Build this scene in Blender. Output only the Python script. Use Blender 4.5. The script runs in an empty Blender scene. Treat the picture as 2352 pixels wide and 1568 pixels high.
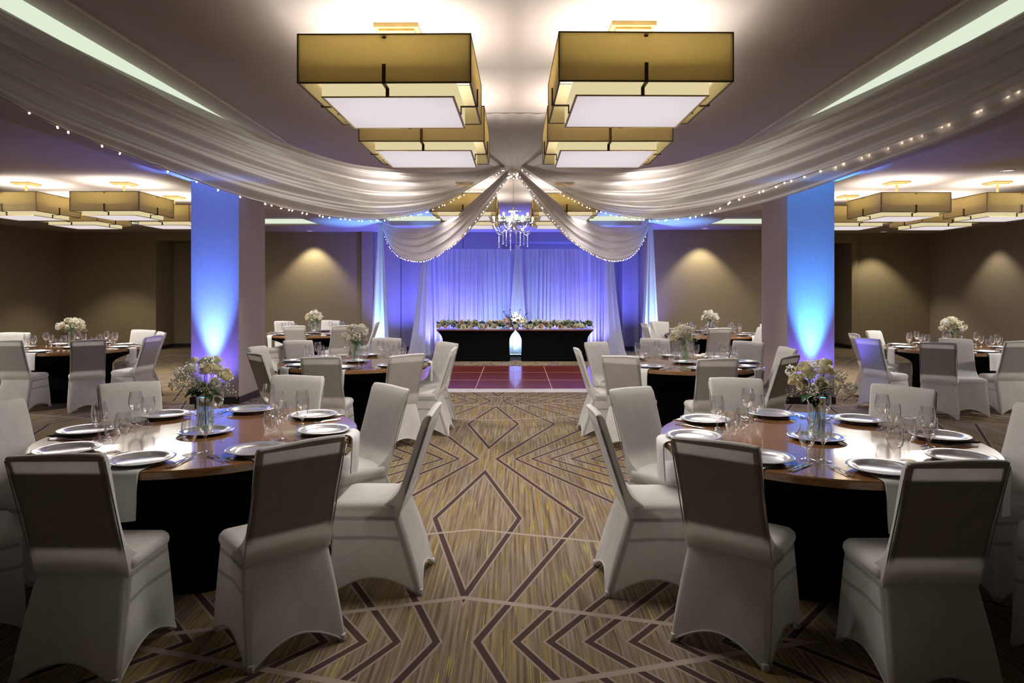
import bpy, math, random
from mathutils import Vector, Matrix, noise
PI = math.pi
R = math.radians
sc = bpy.context.scene
col = sc.collection
F, CX, HY, CH = 1568.0, 1184.0, 665.0, 1.65      # focal length in pixels, principal column, horizon row, eye height

# ------------------------------------------------------------------ camera, world, exposure, large lights
cam_d = bpy.data.cameras.new('camera'); cam = bpy.data.objects.new('camera', cam_d); col.objects.link(cam)
cam.location = (0, 0, CH); cam.rotation_euler = (PI/2, 0, 0)
cam_d.lens = 24; cam_d.sensor_width = 36; cam_d.shift_x = -8/2352; cam_d.shift_y = -119/2352
cam_d.clip_start = 0.05; cam_d.clip_end = 80
sc.camera = cam
sc.view_settings.view_transform = 'Standard'; sc.view_settings.look = 'None'
sc.view_settings.exposure = 0.9; sc.view_settings.gamma = 1.0; sc.view_settings.use_curve_mapping = False
cy = sc.cycles
cy.use_denoising = True; cy.max_bounces = 7; cy.diffuse_bounces = 3; cy.glossy_bounces = 3
cy.transmission_bounces = 4; cy.transparent_max_bounces = 20
cy.sample_clamp_indirect = 2.5; cy.sample_clamp_direct = 0
cy.caustics_reflective = False; cy.caustics_refractive = False
w = bpy.data.worlds.new('world'); sc.world = w; w.use_nodes = True
w.node_tree.nodes['Background'].inputs[0].default_value = (0.02, 0.02, 0.025, 1)
w.node_tree.nodes['Background'].inputs[1].default_value = 0.3

DOWN_W = 26.0     # lamp shining down through each diffuser
UP_W = 17.0        # lamp that throws light up out of each pendant
FILL_SPOT_W = 320.0     # added fill spots without fittings
WASH_W = 100.0      # wall washers
BLUE_W = 620.0     # floor uplights

def lamp(kind, name, loc, energy, color, rot=(0, 0, 0), **kw):
    d = bpy.data.lights.new(name, kind); d.energy = energy; d.color = color
    for k, v in kw.items(): setattr(d, k, v)
    o = bpy.data.objects.new(name, d); o.location = loc; o.rotation_euler = rot; col.objects.link(o)
    return o
def aim(o, target):
    o.rotation_euler = (Vector(target) - o.location).to_track_quat('-Z', 'Y').to_euler()
WARM = (1.0, 0.90, 0.76)
# added fill spots without fittings, for the middle, wing, back and head tables
for x, y, z, tx, ty, e, sz, ang in [(-2.75, 10.1, 3.42, -2.1, 8.6, .6, .1, 110), (2.8, 10.1, 3.42, 2.1, 8.5, .6, .1, 110),
                           (-9.5, 7.0, 3.2, -7.9, 10.0, .9, .1, 80), (9.5, 7.0, 3.2, 7.9, 10.0, .9, .1, 80),
                           (-9.4, 9.8, 3.36, -7.4, 10.6, .35, .1, 110), (9.4, 9.8, 3.36, 7.4, 10.5, .35, .1, 110),
                           (-3.45, 11.1, 3.2, -4.1, 13.6, .6, .1, 110), (3.45, 11.1, 3.2, 3.9, 13.4, .6, .1, 110),
                           (-5.9, 14.9, 3.3, -4.4, 13.9, .6, .1, 124), (5.9, 14.9, 3.3, 4.2, 13.7, .6, .1, 124),
                           (-.9, 13.9, 3.42, -.9, 15.6, .4, .1, 76), (.9, 13.9, 3.42, .9, 15.6, .4, .1, 76)]:
    s = lamp('SPOT', 'added_fill_spot', (x, y, z - .03), FILL_SPOT_W*e, (1.0, .93, .85), spot_size=R(ang), spot_blend=.9, shadow_soft_size=sz)
    aim(s, (tx, ty, .76))
# wall washers close to the walls
for x, y, z in [(-5.48, 18.2, 3.2), (4.84, 17.45, 3.2), (9.95, 18.45, 3.2), (11.0, 16.4, 3.2), (11.0, 13.6, 3.2), (-11.3, 14.0, 3.2), (-10.6, 17.2, 3.2)]:
    dim = .85 if x < -10 else 1.0
    if x > 10.5: dim = .5
    if 9 < x < 10.5: dim = .8
    s = lamp('SPOT', 'wall_wash_light', (x, y, z - .02), WASH_W*dim, (1.0, .93, .66), spot_size=R(92), spot_blend=.5, shadow_soft_size=.05)
# blue floor uplights: columns, drape posts, behind the head table
BL = (0.02, 0.20, 1.0)
for x, y, tx, ty, tz, e, c, ang, bl_ in [(-4.36, 9.66, -4.36, 9.87, 3.3, 2.7, (.08, .21, 1), 38, 1.0), (4.27, 9.66, 4.27, 9.87, 3.3, 2.7, (.05, .27, 1), 38, 1.0),
                               (-4.36, 9.6, -4.36, 9.87, 1.6, .10, (.16, .12, 1), 120, 1.0), (4.27, 9.6, 4.27, 9.87, 1.6, .10, (.16, .12, 1), 120, 1.0),
                               (-3.2, 15.72, -3.17, 16.0, 2.9, 1.3, (.12, .36, 1), 64, 1.0), (3.2, 15.72, 3.17, 16.0, 2.9, 1.3, (.16, .40, 1), 64, 1.0)]:
    s = lamp('SPOT', 'blue_uplight_beam', (x, y, .17), BLUE_W*e, c, spot_size=R(ang), spot_blend=bl_, shadow_soft_size=.04)
    aim(s, (tx, ty, tz))
VI = (.17, .17, 1)
for x, y, e, c in [(-1.9, 16.95, .3, VI), (-1.1, 16.95, .3, VI), (1.1, 16.95, .3, VI), (1.9, 16.95, .3, VI), (0, 16.85, .2, VI),
                (-3.2, 17.6, .45, (.13, .14, 1)), (-2.0, 17.9, .45, (.13, .14, 1)), (0, 17.9, .35, (.13, .14, 1)), (2.0, 17.9, .45, (.13, .14, 1)), (3.1, 17.4, .4, (.13, .14, 1))]:
    s = lamp('SPOT', 'blue_backdrop_beam', (x, y, .1), BLUE_W*e, c, spot_size=R(110), spot_blend=1, shadow_soft_size=.06)
    aim(s, (x*.97, y + (.33 if y < 17.3 else .6), 2.6))

# ------------------------------------------------------------------ materials
class NT:
    def __init__(s, name):
        s.m = bpy.data.materials.new(name); s.m.use_nodes = True; s.t = s.m.node_tree; s.t.nodes.clear()
        s.out = s.t.nodes.new('ShaderNodeOutputMaterial')
    def n(s, typ, **kw):
        nd = s.t.nodes.new('ShaderNode' + typ)
        for k, v in kw.items():
            if k.startswith('i_'):
                key = k[2:]; key = int(key) if key.isdigit() else key.replace('_', ' ')
                s.put(nd.inputs[key], v)
            else: setattr(nd, k, v)
        return nd
    def put(s, sock, v):
        if isinstance(v, bpy.types.NodeSocket): s.t.links.new(v, sock)
        elif isinstance(v, bpy.types.Node): s.t.links.new(v.outputs[0], sock)
        else: sock.default_value = v
    def ma(s, op, a, b=None, c=None):
        nd = s.n('Math', operation=op); s.put(nd.inputs[0], a)
        if b is not None: s.put(nd.inputs[1], b)
        if c is not None: s.put(nd.inputs[2], c)
        return nd.outputs[0]
    def mix(s, f, a, b):
        nd = s.n('Mix', data_type='RGBA'); s.put(nd.inputs[0], f); s.put(nd.inputs[6], a); s.put(nd.inputs[7], b); return nd.outputs[2]
    def coord(s, which='Object', scale=(1, 1, 1)):
        tc = s.n('TexCoord'); mp = s.n('Mapping'); s.t.links.new(tc.outputs[which], mp.inputs[0]); mp.inputs['Scale'].default_value = scale
        return mp.outputs[0]
    def noise(s, vec, scale=5, detail=3, rough=.5):
        nd = s.n('TexNoise'); s.put(nd.inputs['Vector'], vec); nd.inputs['Scale'].default_value = scale
        nd.inputs['Detail'].default_value = detail; nd.inputs['Roughness'].default_value = rough; return nd.outputs[0]
    def ramp(s, f, stops):
        nd = s.n('ValToRGB'); s.put(nd.inputs[0], f); cr = nd.color_ramp
        while len(cr.elements) < len(stops): cr.elements.new(.5)
        for e, (p, c) in zip(cr.elements, stops): e.position = p; e.color = (*c, 1) if len(c) == 3 else c
        return nd.outputs[0]
    def bump(s, h, strength=.3, dist=.01):
        nd = s.n('Bump'); s.put(nd.inputs['Height'], h); nd.inputs['Strength'].default_value = strength; nd.inputs['Distance'].default_value = dist; return nd.outputs[0]
    def principled(s, **kw):
        p = s.n('BsdfPrincipled')
        for k, v in kw.items(): s.put(p.inputs[k.replace('_', ' ')], v)
        return p
    def done(s, sh): s.put(s.out.inputs[0], sh); return s.m
def c4(c): return (*c, 1.0)
def pm(name, c, rough=.6, metal=0, nscale=0, namp=.12, bump=0, bscale=60, coat=0, spec=None, stretch=(1, 1, 1)):
    t = NT(name); colr = c4(c)
    if nscale:
        f = t.noise(t.coord(scale=stretch), nscale, 4)
        lo = tuple(max(0, v*(1-namp)) for v in c); hi = tuple(min(1, v*(1+namp)) for v in c)
        colr = t.ramp(f, [(.3, lo), (.7, hi)])
    p = t.principled(Base_Color=colr, Roughness=rough, Metallic=metal)
    if coat: p.inputs['Coat Weight'].default_value = coat; p.inputs['Coat Roughness'].default_value = .06
    if spec is not None: p.inputs['Specular IOR Level'].default_value = spec
    if bump: t.put(p.inputs['Normal'], t.bump(t.noise(t.coord(scale=stretch), bscale, 3), bump))
    return t.done(p)
def em(name, c, strength, nscale=0):
    t = NT(name); e = t.n('Emission', i_Strength=strength); e.inputs[0].default_value = c4(c)
    return t.done(e)
def fabric(name, c, transl=.35, transp=0.0, rough=.9, fold=0):
    t = NT(name)
    f = t.noise(t.coord(), 3, 3); lo = tuple(v*.94 for v in c)
    cc = t.ramp(f, [(.3, lo), (.7, c)])
    d = t.n('BsdfDiffuse'); t.put(d.inputs[0], cc); tr = t.n('BsdfTranslucent'); t.put(tr.inputs[0], cc)
    nrm = t.bump(t.noise(t.coord(), 260, 2), .12, .002); t.put(d.inputs['Normal'], nrm)
    m = t.n('MixShader'); t.put(m.inputs[0], transl); t.put(m.inputs[1], d); t.put(m.inputs[2], tr); sh = m
    if transp:
        tp = t.n('BsdfTransparent'); m2 = t.n('MixShader'); t.put(m2.inputs[0], transp); t.put(m2.inputs[1], sh); t.put(m2.inputs[2], tp); sh = m2
    return t.done(sh)
def glass(name, tint=(1, 1, 1), body=.06):
    t = NT(name)
    lw = t.n('LayerWeight', i_Blend=.32)
    f = t.ma('MULTIPLY_ADD', t.ma('POWER', lw.outputs['Facing'], 1.3), .85, body)
    g = t.n('BsdfGlossy'); g.inputs['Roughness'].default_value = .03; g.inputs[0].default_value = (.95, .97, 1, 1)
    tp = t.n('BsdfTransparent'); tp.inputs[0].default_value = c4(tint)
    m = t.n('MixShader'); t.put(m.inputs[0], f); t.put(m.inputs[1], tp); t.put(m.inputs[2], g)
    return t.done(m)

def mat_wall(name, c, c2=None, dots=False):
    t = NT(name); v = t.coord()
    vor = t.noise(t.coord(scale=(60, 60, 170)), 1.0, 2)
    big = t.noise(v, .8, 2)
    a = t.ramp(vor, [(.35, tuple(x*.86 for x in c)), (.65, tuple(x*1.1 for x in c))])
    b = t.mix(t.ma('MULTIPLY', big, .15), a, c4(c2 or tuple(x*.85 for x in c)))
    p = t.principled(Base_Color=b, Roughness=.75)
    t.put(p.inputs['Normal'], t.bump(vor, .25, .004))
    return t.done(p)

def mat_carpet():
    t = NT('carpet_pattern'); tc = t.n('TexCoord'); sx = t.n('SeparateXYZ'); t.put(sx.inputs[0], tc.outputs['Object'])
    X, Y = sx.outputs[0], sx.outputs[1]
    v0 = t.ma('ABSOLUTE', t.ma('ADD', X, .276)); v = t.ma('PINGPONG', v0, 2.35)
    d = t.ma('PINGPONG', t.ma('ADD', Y, -6.66 + 3.46*4), 1.73)
    def line(dist, wd): return t.ma('LESS_THAN', t.ma('ABSOLUTE', dist), wd)
    dark = None; light = None
    for a, s_ in [(.095, .38), (.28, .55), (.438, .70), (.62, .79), (.826, .83), (1.02, .85), (1.26, .87), (1.55, .9)]:
        dist = t.ma('DIVIDE', t.ma('SUBTRACT', v, t.ma('MULTIPLY_ADD', d, s_, a)), math.sqrt(1 + s_*s_))
        dk, lt = line(dist, .017), line(dist, .029)
        dark = dk if dark is None else t.ma('MAXIMUM', dark, dk); light = lt if light is None else t.ma('MAXIMUM', light, lt)
    dd = t.ma('SUBTRACT', t.ma('ADD', t.ma('MULTIPLY', t.ma('SUBTRACT', 1.73, d), 1/1.26), t.ma('DIVIDE', v, .305)), 1.0)
    dd = t.ma('MULTIPLY', dd, .296)
    dark = t.ma('MAXIMUM', dark, line(dd, .017)); light = t.ma('MAXIMUM', light, line(dd, .029))
    # pale single bands that cross every second row
    d2 = t.ma('PINGPONG', t.ma('ADD', Y, -3.2 + 6.92*3), 3.46)
    pale = line(t.ma('SUBTRACT', t.ma('MULTIPLY_ADD', v, .28, d2), .46), .02)
    pale = t.ma('MAXIMUM', pale, line(t.ma('SUBTRACT', t.ma('MULTIPLY_ADD', v, .28, d2), 1.5), .016))
    # striation along the hall
    st = t.noise(t.coord(scale=(62, 1.3, 1)), 1.0, 2, .6); st2 = t.noise(t.coord(scale=(110, 2.2, 1)), 1.0, 1)
    st3 = t.noise(t.coord(scale=(48, .9, 1)), 1.35, 2, .6)
    patch = t.noise(t.coord(scale=(1.6, .55, 1)), 1.0, 2)
    base = t.ramp(st, [(.28, (.055, .037, .03)), (.42, (.14, .10, .07)), (.54, (.20, .155, .12)), (.68, (.29, .24, .195))])
    gold = t.ma('MULTIPLY', t.ramp(st3, [(.47, (0, 0, 0)), (.56, (1, 1, 1))]), t.ramp(patch, [(.36, (0.05,)*3), (.62, (.8,)*3)]))
    b = t.mix(gold, base, (.27, .19, .04, 1))
    b = t.mix(t.ramp(st2, [(.66, (0, 0, 0)), (.72, (1, 1, 1))]), b, (.42, .36, .06, 1))
    warp = t.n('TexWave', i_0=t.coord(), wave_type='BANDS', bands_direction='X'); warp.inputs['Scale'].default_value = 38
    b = t.mix(t.ma('MULTIPLY', warp.outputs[1], .28), b, (.08, .055, .045, 1))
    b = t.mix(light, b, (.26, .205, .17, 1)); b = t.mix(dark, b, (.055, .032, .028, 1)); b = t.mix(pale, b, (.30, .24, .205, 1))
    p = t.principled(Base_Color=b, Roughness=.95); p.inputs['Specular IOR Level'].default_value = .1
    t.put(p.inputs['Normal'], t.bump(t.noise(t.coord(), 300, 2), .5, .004))
    return t.done(p)

def mat_wood(name, c1, c2, stretch=(2, 26, 2), rough=.14, coat=.9):
    t = NT(name); n1 = t.noise(t.coord(scale=stretch), 1.6, 5, .6); n2 = t.noise(t.coord(), 2.0, 2)
    b = t.ramp(n1, [(.3, c1), (.7, c2)]); b = t.mix(t.ma('MULTIPLY', n2, .3), b, c4(c1))
    p = t.principled(Base_Color=b, Roughness=rough); p.inputs['Coat Weight'].default_value = coat; p.inputs['Coat Roughness'].default_value = .05
    return t.done(p)

def mat_cover():
    """stretch cover: off-white, darker where the padded back and the frame show through"""
    t = NT('stretch_cover'); tc = t.n('TexCoord'); sx = t.n('SeparateXYZ'); t.put(sx.inputs[0], tc.outputs['Object'])
    X, Y, Z = sx.outputs; ax = t.ma('ABSOLUTE', X)
    def lt(a, b): return t.ma('LESS_THAN', a, b)
    def sm(x, lo, hi):
        n = t.n('MapRange', interpolation_type='SMOOTHSTEP'); t.put(n.inputs[0], x); n.inputs[1].default_value = lo; n.inputs[2].default_value = hi; return n.outputs[0]
    def mul(*a):
        r = a[0]
        for q in a[1:]: r = t.ma('MULTIPLY', r, q)
        return r
    # rear face of the back: plane y ~ rear profile, see make_chair
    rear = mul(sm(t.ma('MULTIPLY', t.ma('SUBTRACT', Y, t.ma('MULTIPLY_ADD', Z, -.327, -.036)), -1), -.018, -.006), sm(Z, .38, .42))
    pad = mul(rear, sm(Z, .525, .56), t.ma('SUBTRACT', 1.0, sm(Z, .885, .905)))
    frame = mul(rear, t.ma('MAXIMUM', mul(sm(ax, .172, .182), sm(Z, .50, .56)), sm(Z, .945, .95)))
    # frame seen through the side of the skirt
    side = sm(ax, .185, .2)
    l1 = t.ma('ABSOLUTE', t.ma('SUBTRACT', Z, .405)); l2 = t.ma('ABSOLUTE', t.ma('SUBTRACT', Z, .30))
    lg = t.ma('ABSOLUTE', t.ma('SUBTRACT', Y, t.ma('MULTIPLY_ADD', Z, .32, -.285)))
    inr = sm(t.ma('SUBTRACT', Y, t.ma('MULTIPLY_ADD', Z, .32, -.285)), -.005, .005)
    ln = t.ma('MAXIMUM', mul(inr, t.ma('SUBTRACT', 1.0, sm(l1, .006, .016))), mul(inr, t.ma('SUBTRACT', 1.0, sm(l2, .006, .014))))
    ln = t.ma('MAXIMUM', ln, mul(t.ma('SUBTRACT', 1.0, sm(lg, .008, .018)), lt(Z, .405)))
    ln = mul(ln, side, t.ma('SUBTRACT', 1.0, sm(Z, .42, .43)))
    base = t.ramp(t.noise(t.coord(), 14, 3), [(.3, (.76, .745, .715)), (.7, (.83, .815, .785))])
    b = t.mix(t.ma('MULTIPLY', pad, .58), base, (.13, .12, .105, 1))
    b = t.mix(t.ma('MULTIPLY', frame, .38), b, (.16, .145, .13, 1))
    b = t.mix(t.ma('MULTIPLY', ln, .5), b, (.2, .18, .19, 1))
    p = t.principled(Base_Color=b, Roughness=.62); p.inputs['Sheen Weight'].default_value = .25; p.inputs['Specular IOR Level'].default_value = .25
    t.put(p.inputs['Normal'], t.bump(t.noise(t.coord(scale=(1, 1, 1)), 320, 2), .12, .002))
    tr = t.n('BsdfTranslucent'); t.put(tr.inputs[0], b); ms = t.n('MixShader')
    t.put(ms.inputs[0], t.ma('MULTIPLY', t.ma('SUBTRACT', 1.0, t.ma('MAXIMUM', pad, frame)), .42)); t.put(ms.inputs[1], p); t.put(ms.inputs[2], tr)
    return t.done(ms)

M = {}
M['carpet'] = mat_carpet()
M['wall'] = mat_wall('brown_wallcovering', (.26, .20, .125))
M['wall2'] = mat_wall('taupe_wallcovering', (.29, .23, .18))
M['panelwall'] = mat_wall('grey_panel_wallcovering', (.26, .24, .26))
M['column'] = mat_wall('beaded_column_wallcovering', (.42, .35, .32))
M['base'] = pm('dark_rubber_base', (.025, .018, .02), .5, nscale=8)
M['ceil'] = pm('ceiling_paint', (.42, .37, .345), .9, nscale=.7, namp=.04, bump=.05, bscale=90)
M['trimline'] = pm('ceiling_reveal_bead', (.62, .55, .43), .6, nscale=4)
M['cove'] = em('cove_light', (.80, .90, .70), .5)
M['shade'] = None
M['brass'] = pm('aged_brass', (.42, .30, .10), .35, 1, nscale=20)
M['darkbrass'] = pm('dark_bronze_strap', (.07, .045, .015), .45, .6, nscale=20)
M['goldpaint'] = pm('gold_canopy_paint', (.36, .25, .075), .5, 0, nscale=20)
M['wood'] = mat_wood('lacquered_walnut_tabletop', (.20, .085, .03), (.40, .20, .085))
M['woodedge'] = mat_wood('tabletop_edge', (.17, .075, .025), (.30, .15, .06), (6, 6, 40), .25)
M['redwood'] = mat_wood('red_brown_laminate', (.10, .028, .018), (.16, .05, .03), (3, 8, 3), .3)
M['black'] = pm('black_stretch_fabric', (.002, .002, .0022), .9, nscale=20, spec=.06)
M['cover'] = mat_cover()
M['napkin'] = fabric('white_linen', (.74, .74, .73), .12)
M['sheer'] = fabric('ivory_sheer_chiffon', (.72, .68, .65), .46, .10)
M['sheerb'] = fabric('white_sheer_voile', (.72, .72, .80), .45, .06)
M['silver'] = pm('brushed_silver_plate', (.70, .70, .72), .2, .72, nscale=6, namp=.05)
M['steel'] = pm('polished_steel', (.62, .61, .6), .18, 1, nscale=10, namp=.05)
M['chrome'] = pm('chrome', (.75, .76, .78), .08, 1, nscale=10, namp=.03)
M['glass'] = glass('clear_drinking_glass')
M['vase'] = glass('clear_vase_glass', (.97, 1, .97), .10)
M['water'] = glass('vase_water', (.86, .95, .84), .05)
M['petal'] = pm('cream_petal', (.86, .81, .62), .6, nscale=18, namp=.08)
M['petalw'] = pm('white_petal', (.88, .88, .80), .6, nscale=18, namp=.06)
M['peach'] = pm('peach_petal', (.90, .68, .56), .6, nscale=18, namp=.08)
M['gyp'] = pm('tiny_white_blossoms', (.78, .78, .62), .7, nscale=30, namp=.15)
M['stem'] = pm('green_stem', (.10, .20, .04), .5, nscale=20, namp=.3)
M['leaf'] = pm('dark_green_leaf', (.03, .10, .035), .4, nscale=16, namp=.3)
M['euca'] = pm('grey_green_leaf', (.06, .15, .10), .5, nscale=16, namp=.3)
M['bulb'] = em('warm_fairy_bulb', (1, .78, .60), 4.0)
M['candle'] = em('white_candle_bulb', (1, .98, .92), 5.0)
M['wire'] = pm('dark_wire', (.05, .04, .03), .6, nscale=20)
M['crystal'] = pm('cut_crystal', (.85, .88, .95), .12, .35, nscale=10, namp=.03)
M['fixture'] = pm('black_fixture_housing', (.015, .015, .02), .4, nscale=20)
M['bluelens'] = em('blue_led_lens', (.05, .30, 1), 6)
M['cyanlens'] = em('white_blue_led_lens', (.35, .85, 1), 12)
M['floorwood'] = mat_wood('red_parquet_panel', (.16, .025, .015), (.27, .05, .028), (14, 2, 2), .22, .35)
M['alu'] = pm('pale_aluminium_edge', (.62, .58, .48), .4, .2, nscale=10)
M['lens'] = em('downlight_lens', (1, .97, .9), .6)
M['white'] = pm('white_trim_paint', (.7, .68, .64), .5, nscale=10, namp=.05)
def mat_shade():
    t = NT('linen_lampshade'); f = t.noise(t.coord(scale=(90, 90, 90)), 1, 2)
    cc = t.ramp(f, [(.3, (.74, .66, .46)), (.7, (.82, .73, .52))])
    d = t.n('BsdfDiffuse'); t.put(d.inputs[0], cc); tr = t.n('BsdfTranslucent'); t.put(tr.inputs[0], cc)
    m = t.n('MixShader'); t.put(m.inputs[0], .68); t.put(m.inputs[1], d); t.put(m.inputs[2], tr)
    return t.done(m)
M['shade'] = mat_shade()
M['inner'] = em('glowing_inner_shade', (.80, .67, .38), .50)
M['diffuser'] = None
def mat_diffuser():
    t = NT('lit_acrylic_diffuser'); g = t.n('TexGradient', gradient_type='SPHERICAL'); t.put(g.inputs[0], t.coord(scale=(1.3, 1.3, 1)))
    cc = t.ramp(g.outputs[1], [(0, (.62, .53, .56)), (.6, (.80, .72, .73))])
    e = t.n('Emission', i_Strength=.53); t.put(e.inputs[0], cc); return t.done(e)
M['diffuser'] = mat_diffuser()

# ------------------------------------------------------------------ mesh helpers
class MB:
    def __init__(s): s.v = []; s.f = []; s.mi = []
    def add(s, vs, fs, mi=0):
        o = len(s.v); s.v += [tuple(q) for q in vs]; s.f += [tuple(o + i for i in f) for f in fs]; s.mi += [mi]*len(fs); return s
    def box(s, x0, x1, y0, y1, z0, z1, mi=0):
        return s.add([(x0, y0, z0), (x1, y0, z0), (x1, y1, z0), (x0, y1, z0), (x0, y0, z1), (x1, y0, z1), (x1, y1, z1), (x0, y1, z1)],
                     [(0, 3, 2, 1), (4, 5, 6, 7), (0, 1, 5, 4), (1, 2, 6, 5), (2, 3, 7, 6), (3, 0, 4, 7)], mi)
    def quad(s, a, b, c, d, mi=0): return s.add([a, b, c, d], [(0, 1, 2, 3)], mi)
    def lathe(s, prof, seg=24, ox=0, oy=0, oz=0, mi=0, close=False):
        vs = []; fs = []
        n = len(prof)
        for r, z in prof:
            for k in range(seg):
                a = 2*PI*k/seg; vs.append((ox + r*math.cos(a), oy + r*math.sin(a), oz + z))
        for i in range(n - 1):
            for k in range(seg):
                k2 = (k+1) % seg; fs.append((i*seg+k, i*seg+k2, (i+1)*seg+k2, (i+1)*seg+k))
        if close:
            fs.append(tuple(range(seg))[::-1]); fs.append(tuple((n-1)*seg + k for k in range(seg)))
        return s.add(vs, fs, mi)
    def grid(s, rows, mi=0, closed=False):
        nr, nc = len(rows), len(rows[0]); vs = [p for r in rows for p in r]; fs = []
        for i in range(nr-1):
            for j in range(nc if closed else nc-1):
                j2 = (j+1) % nc; fs.append((i*nc+j, i*nc+j2, (i+1)*nc+j2, (i+1)*nc+j))
        return s.add(vs, fs, mi)
    def tube(s, pts, r, seg=6, mi=0, cap=True):
        pts = [Vector(p) for p in pts]; n = len(pts); rows = []; up = Vector((0, 0, 1)); prev = None
        for i, p in enumerate(pts):
            tg = (pts[min(i+1, n-1)] - pts[max(i-1, 0)]).normalized()
            if prev is None: a = tg.cross(up); a = tg.cross(Vector((1, 0, 0))) if a.length < .1 else a
            else: a = prev - tg*prev.dot(tg)
            a.normalize(); prev = a; b = tg.cross(a); rr = r[i] if isinstance(r, (list, tuple)) else r
            rows.append([p + (a*math.cos(2*PI*k/seg) + b*math.sin(2*PI*k/seg))*rr for k in range(seg)])
        s.grid(rows, mi, True)
        if cap: s.add(rows[0], [tuple(range(seg))[::-1]], mi); s.add(rows[-1], [tuple(range(seg))], mi)
        return s
    def ball(s, c, r, seg=6, rings=4, mi=0, sz=1):
        rows = []
        for i in range(rings+1):
            a = PI*i/rings; rr = max(r*math.sin(a), r*.02)
            rows.append([(c[0]+rr*math.cos(2*PI*k/seg), c[1]+rr*math.sin(2*PI*k/seg), c[2]-r*sz*math.cos(a)) for k in range(seg)])
        return s.grid(rows, mi, True)
    def octa(s, c, r, mi=0):
        x, y, z = c
        return s.add([(x+r, y, z), (x-r, y, z), (x, y+r, z), (x, y-r, z), (x, y, z+r), (x, y, z-r)],
                     [(0, 2, 4), (2, 1, 4), (1, 3, 4), (3, 0, 4), (2, 0, 5), (1, 2, 5), (3, 1, 5), (0, 3, 5)], mi)
    def mesh(s, name, mats, smooth=35):
        me = bpy.data.meshes.new(name); me.from_pydata(s.v, [], s.f)
        for m in (mats if isinstance(mats, (list, tuple)) else [mats]): me.materials.append(m)
        me.polygons.foreach_set('material_index', s.mi)
        if smooth:
            me.polygons.foreach_set('use_smooth', [True]*len(me.polygons))
            me.update(); me.set_sharp_from_angle(angle=R(smooth))
        me.update(); return me
def link(name, data, parent=None, loc=(0, 0, 0), rz=0, rot=None, scale=None, **props):
    o = bpy.data.objects.new(name, data); col.objects.link(o); o.location = loc
    o.rotation_euler = rot if rot is not None else (0, 0, rz)
    if scale is not None: o.scale = scale if isinstance(scale, (tuple, list)) else (scale,)*3
    if parent is not None: o.parent = parent
    for k, v in props.items():
        if v is not None: o[k] = v
    return o
def struct(name, mb, mats, smooth=35, parent=None):
    return link(name, mb.mesh(name, mats, smooth), parent, kind='structure') if parent is None else link(name, mb.mesh(name, mats, smooth), parent)
def root(name, label, cat, loc=(0, 0, 0), rz=0, group=None, rot=None, scale=None):
    return link(name, None, None, loc, rz, rot, scale, label=label, category=cat, group=group)
# a kind of thing: list of (part name, mesh, location, rotation, [sub-parts])
def place(name, parts, label, cat, loc, rz=0, group=None, rot=None, scale=None):
    r = root(name, label, cat, loc, rz, group, rot, scale)
    for pn, me, pl, pr, subs in parts:
        c = link(pn, me, r, pl, rot=pr)
        for sn, sme, sl, sr, _ in subs: link(sn, sme, c, sl, rot=sr)
    return r
def P(name, me, loc=(0, 0, 0), rot=(0, 0, 0), subs=()): return (name, me, loc, rot, list(subs))
def px(x, D): return (x - CX)*D/F
def pz(y, D): return CH - (y - HY)*D/F

# ------------------------------------------------------------------ the room
ZL, ZT, ZS = 3.22, 3.45, 3.38
XL, XR = -12.4, 11.6
floor = struct('floor', MB().box(XL, XR, -3.2, 20.4, -.05, 0), M['carpet'], 0)

TL = (-9.7, -4.72); TR = (4.66, 9.5); TC = (-3.08, 3.08); TY = 16.7; SY0 = 3.0
cm = MB()
def slab(x0, x1, y0, y1, z, th=.5): cm.box(x0, x1, y0, y1, z, z+th)
slab(XL, TL[0], -3.2, 20.4, ZL); slab(TL[1], TC[0], -3.2, TY, ZL); slab(TC[1], TR[0], -3.2, TY, ZL); slab(TR[1], XR, -3.2, 20.4, ZL)
slab(TL[0], TR[1], TY, 20.4, ZL); slab(*TL, -3.2, SY0, ZL); slab(*TR, -3.2, SY0, ZL)
slab(*TC, -3.2, TY, ZT, .27); slab(*TL, SY0, TY, ZS, .3); slab(*TR, SY0, TY, ZS, .3)
ceiling = struct('ceiling', cm, M['ceil'], 0)
# cove strips inside the trays, and the thin beads on the tray soffit
for nm, x0, x1, y0, zt in [('centre', *TC, -3.1, ZT), ('l', *TL, SY0, ZS), ('r', *TR, SY0, ZS)]:
    s = MB(); e = .02
    z0, z1 = zt - .115, zt - .004
    s.box(x0, x0+e, y0, TY, z0, z1); s.box(x1-e, x1, y0, TY, z0, z1); s.box(x0+e, x1-e, TY-e, TY, z0, z1)
    if nm == 'centre':
        o = struct('trim_1', s, M['cove'], 0)
    else: o = struct('trim_2' if nm == 'l' else 'trim_3', s, M['cove'], 0)
for i, x in enumerate((-2.79, 2.79)):
    struct('trim_%d' % (4+i), MB().box(x-.012, x+.012, -3.0, 16.6, ZT-.012, ZT), M['trimline'], 0)

def wall(name, segs, m='wall'):
    b = MB()
    for x0, x1, y0, y1, z0, z1 in segs: b.box(x0, x1, y0, y1, z0, z1)
    return struct(name, b, M[m], 0)
wall('wall_left', [(XL-.15, XL, -3.2, 18.8, 0, ZL)])
wall('wall_right', [(XR, XR+.15, -3.2, 20.4, 0, ZL)], 'wall2')
wall('wall_front', [(XL-.15, XR+.15, -3.35, -3.2, 0, ZT)], 'wall2')
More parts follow.
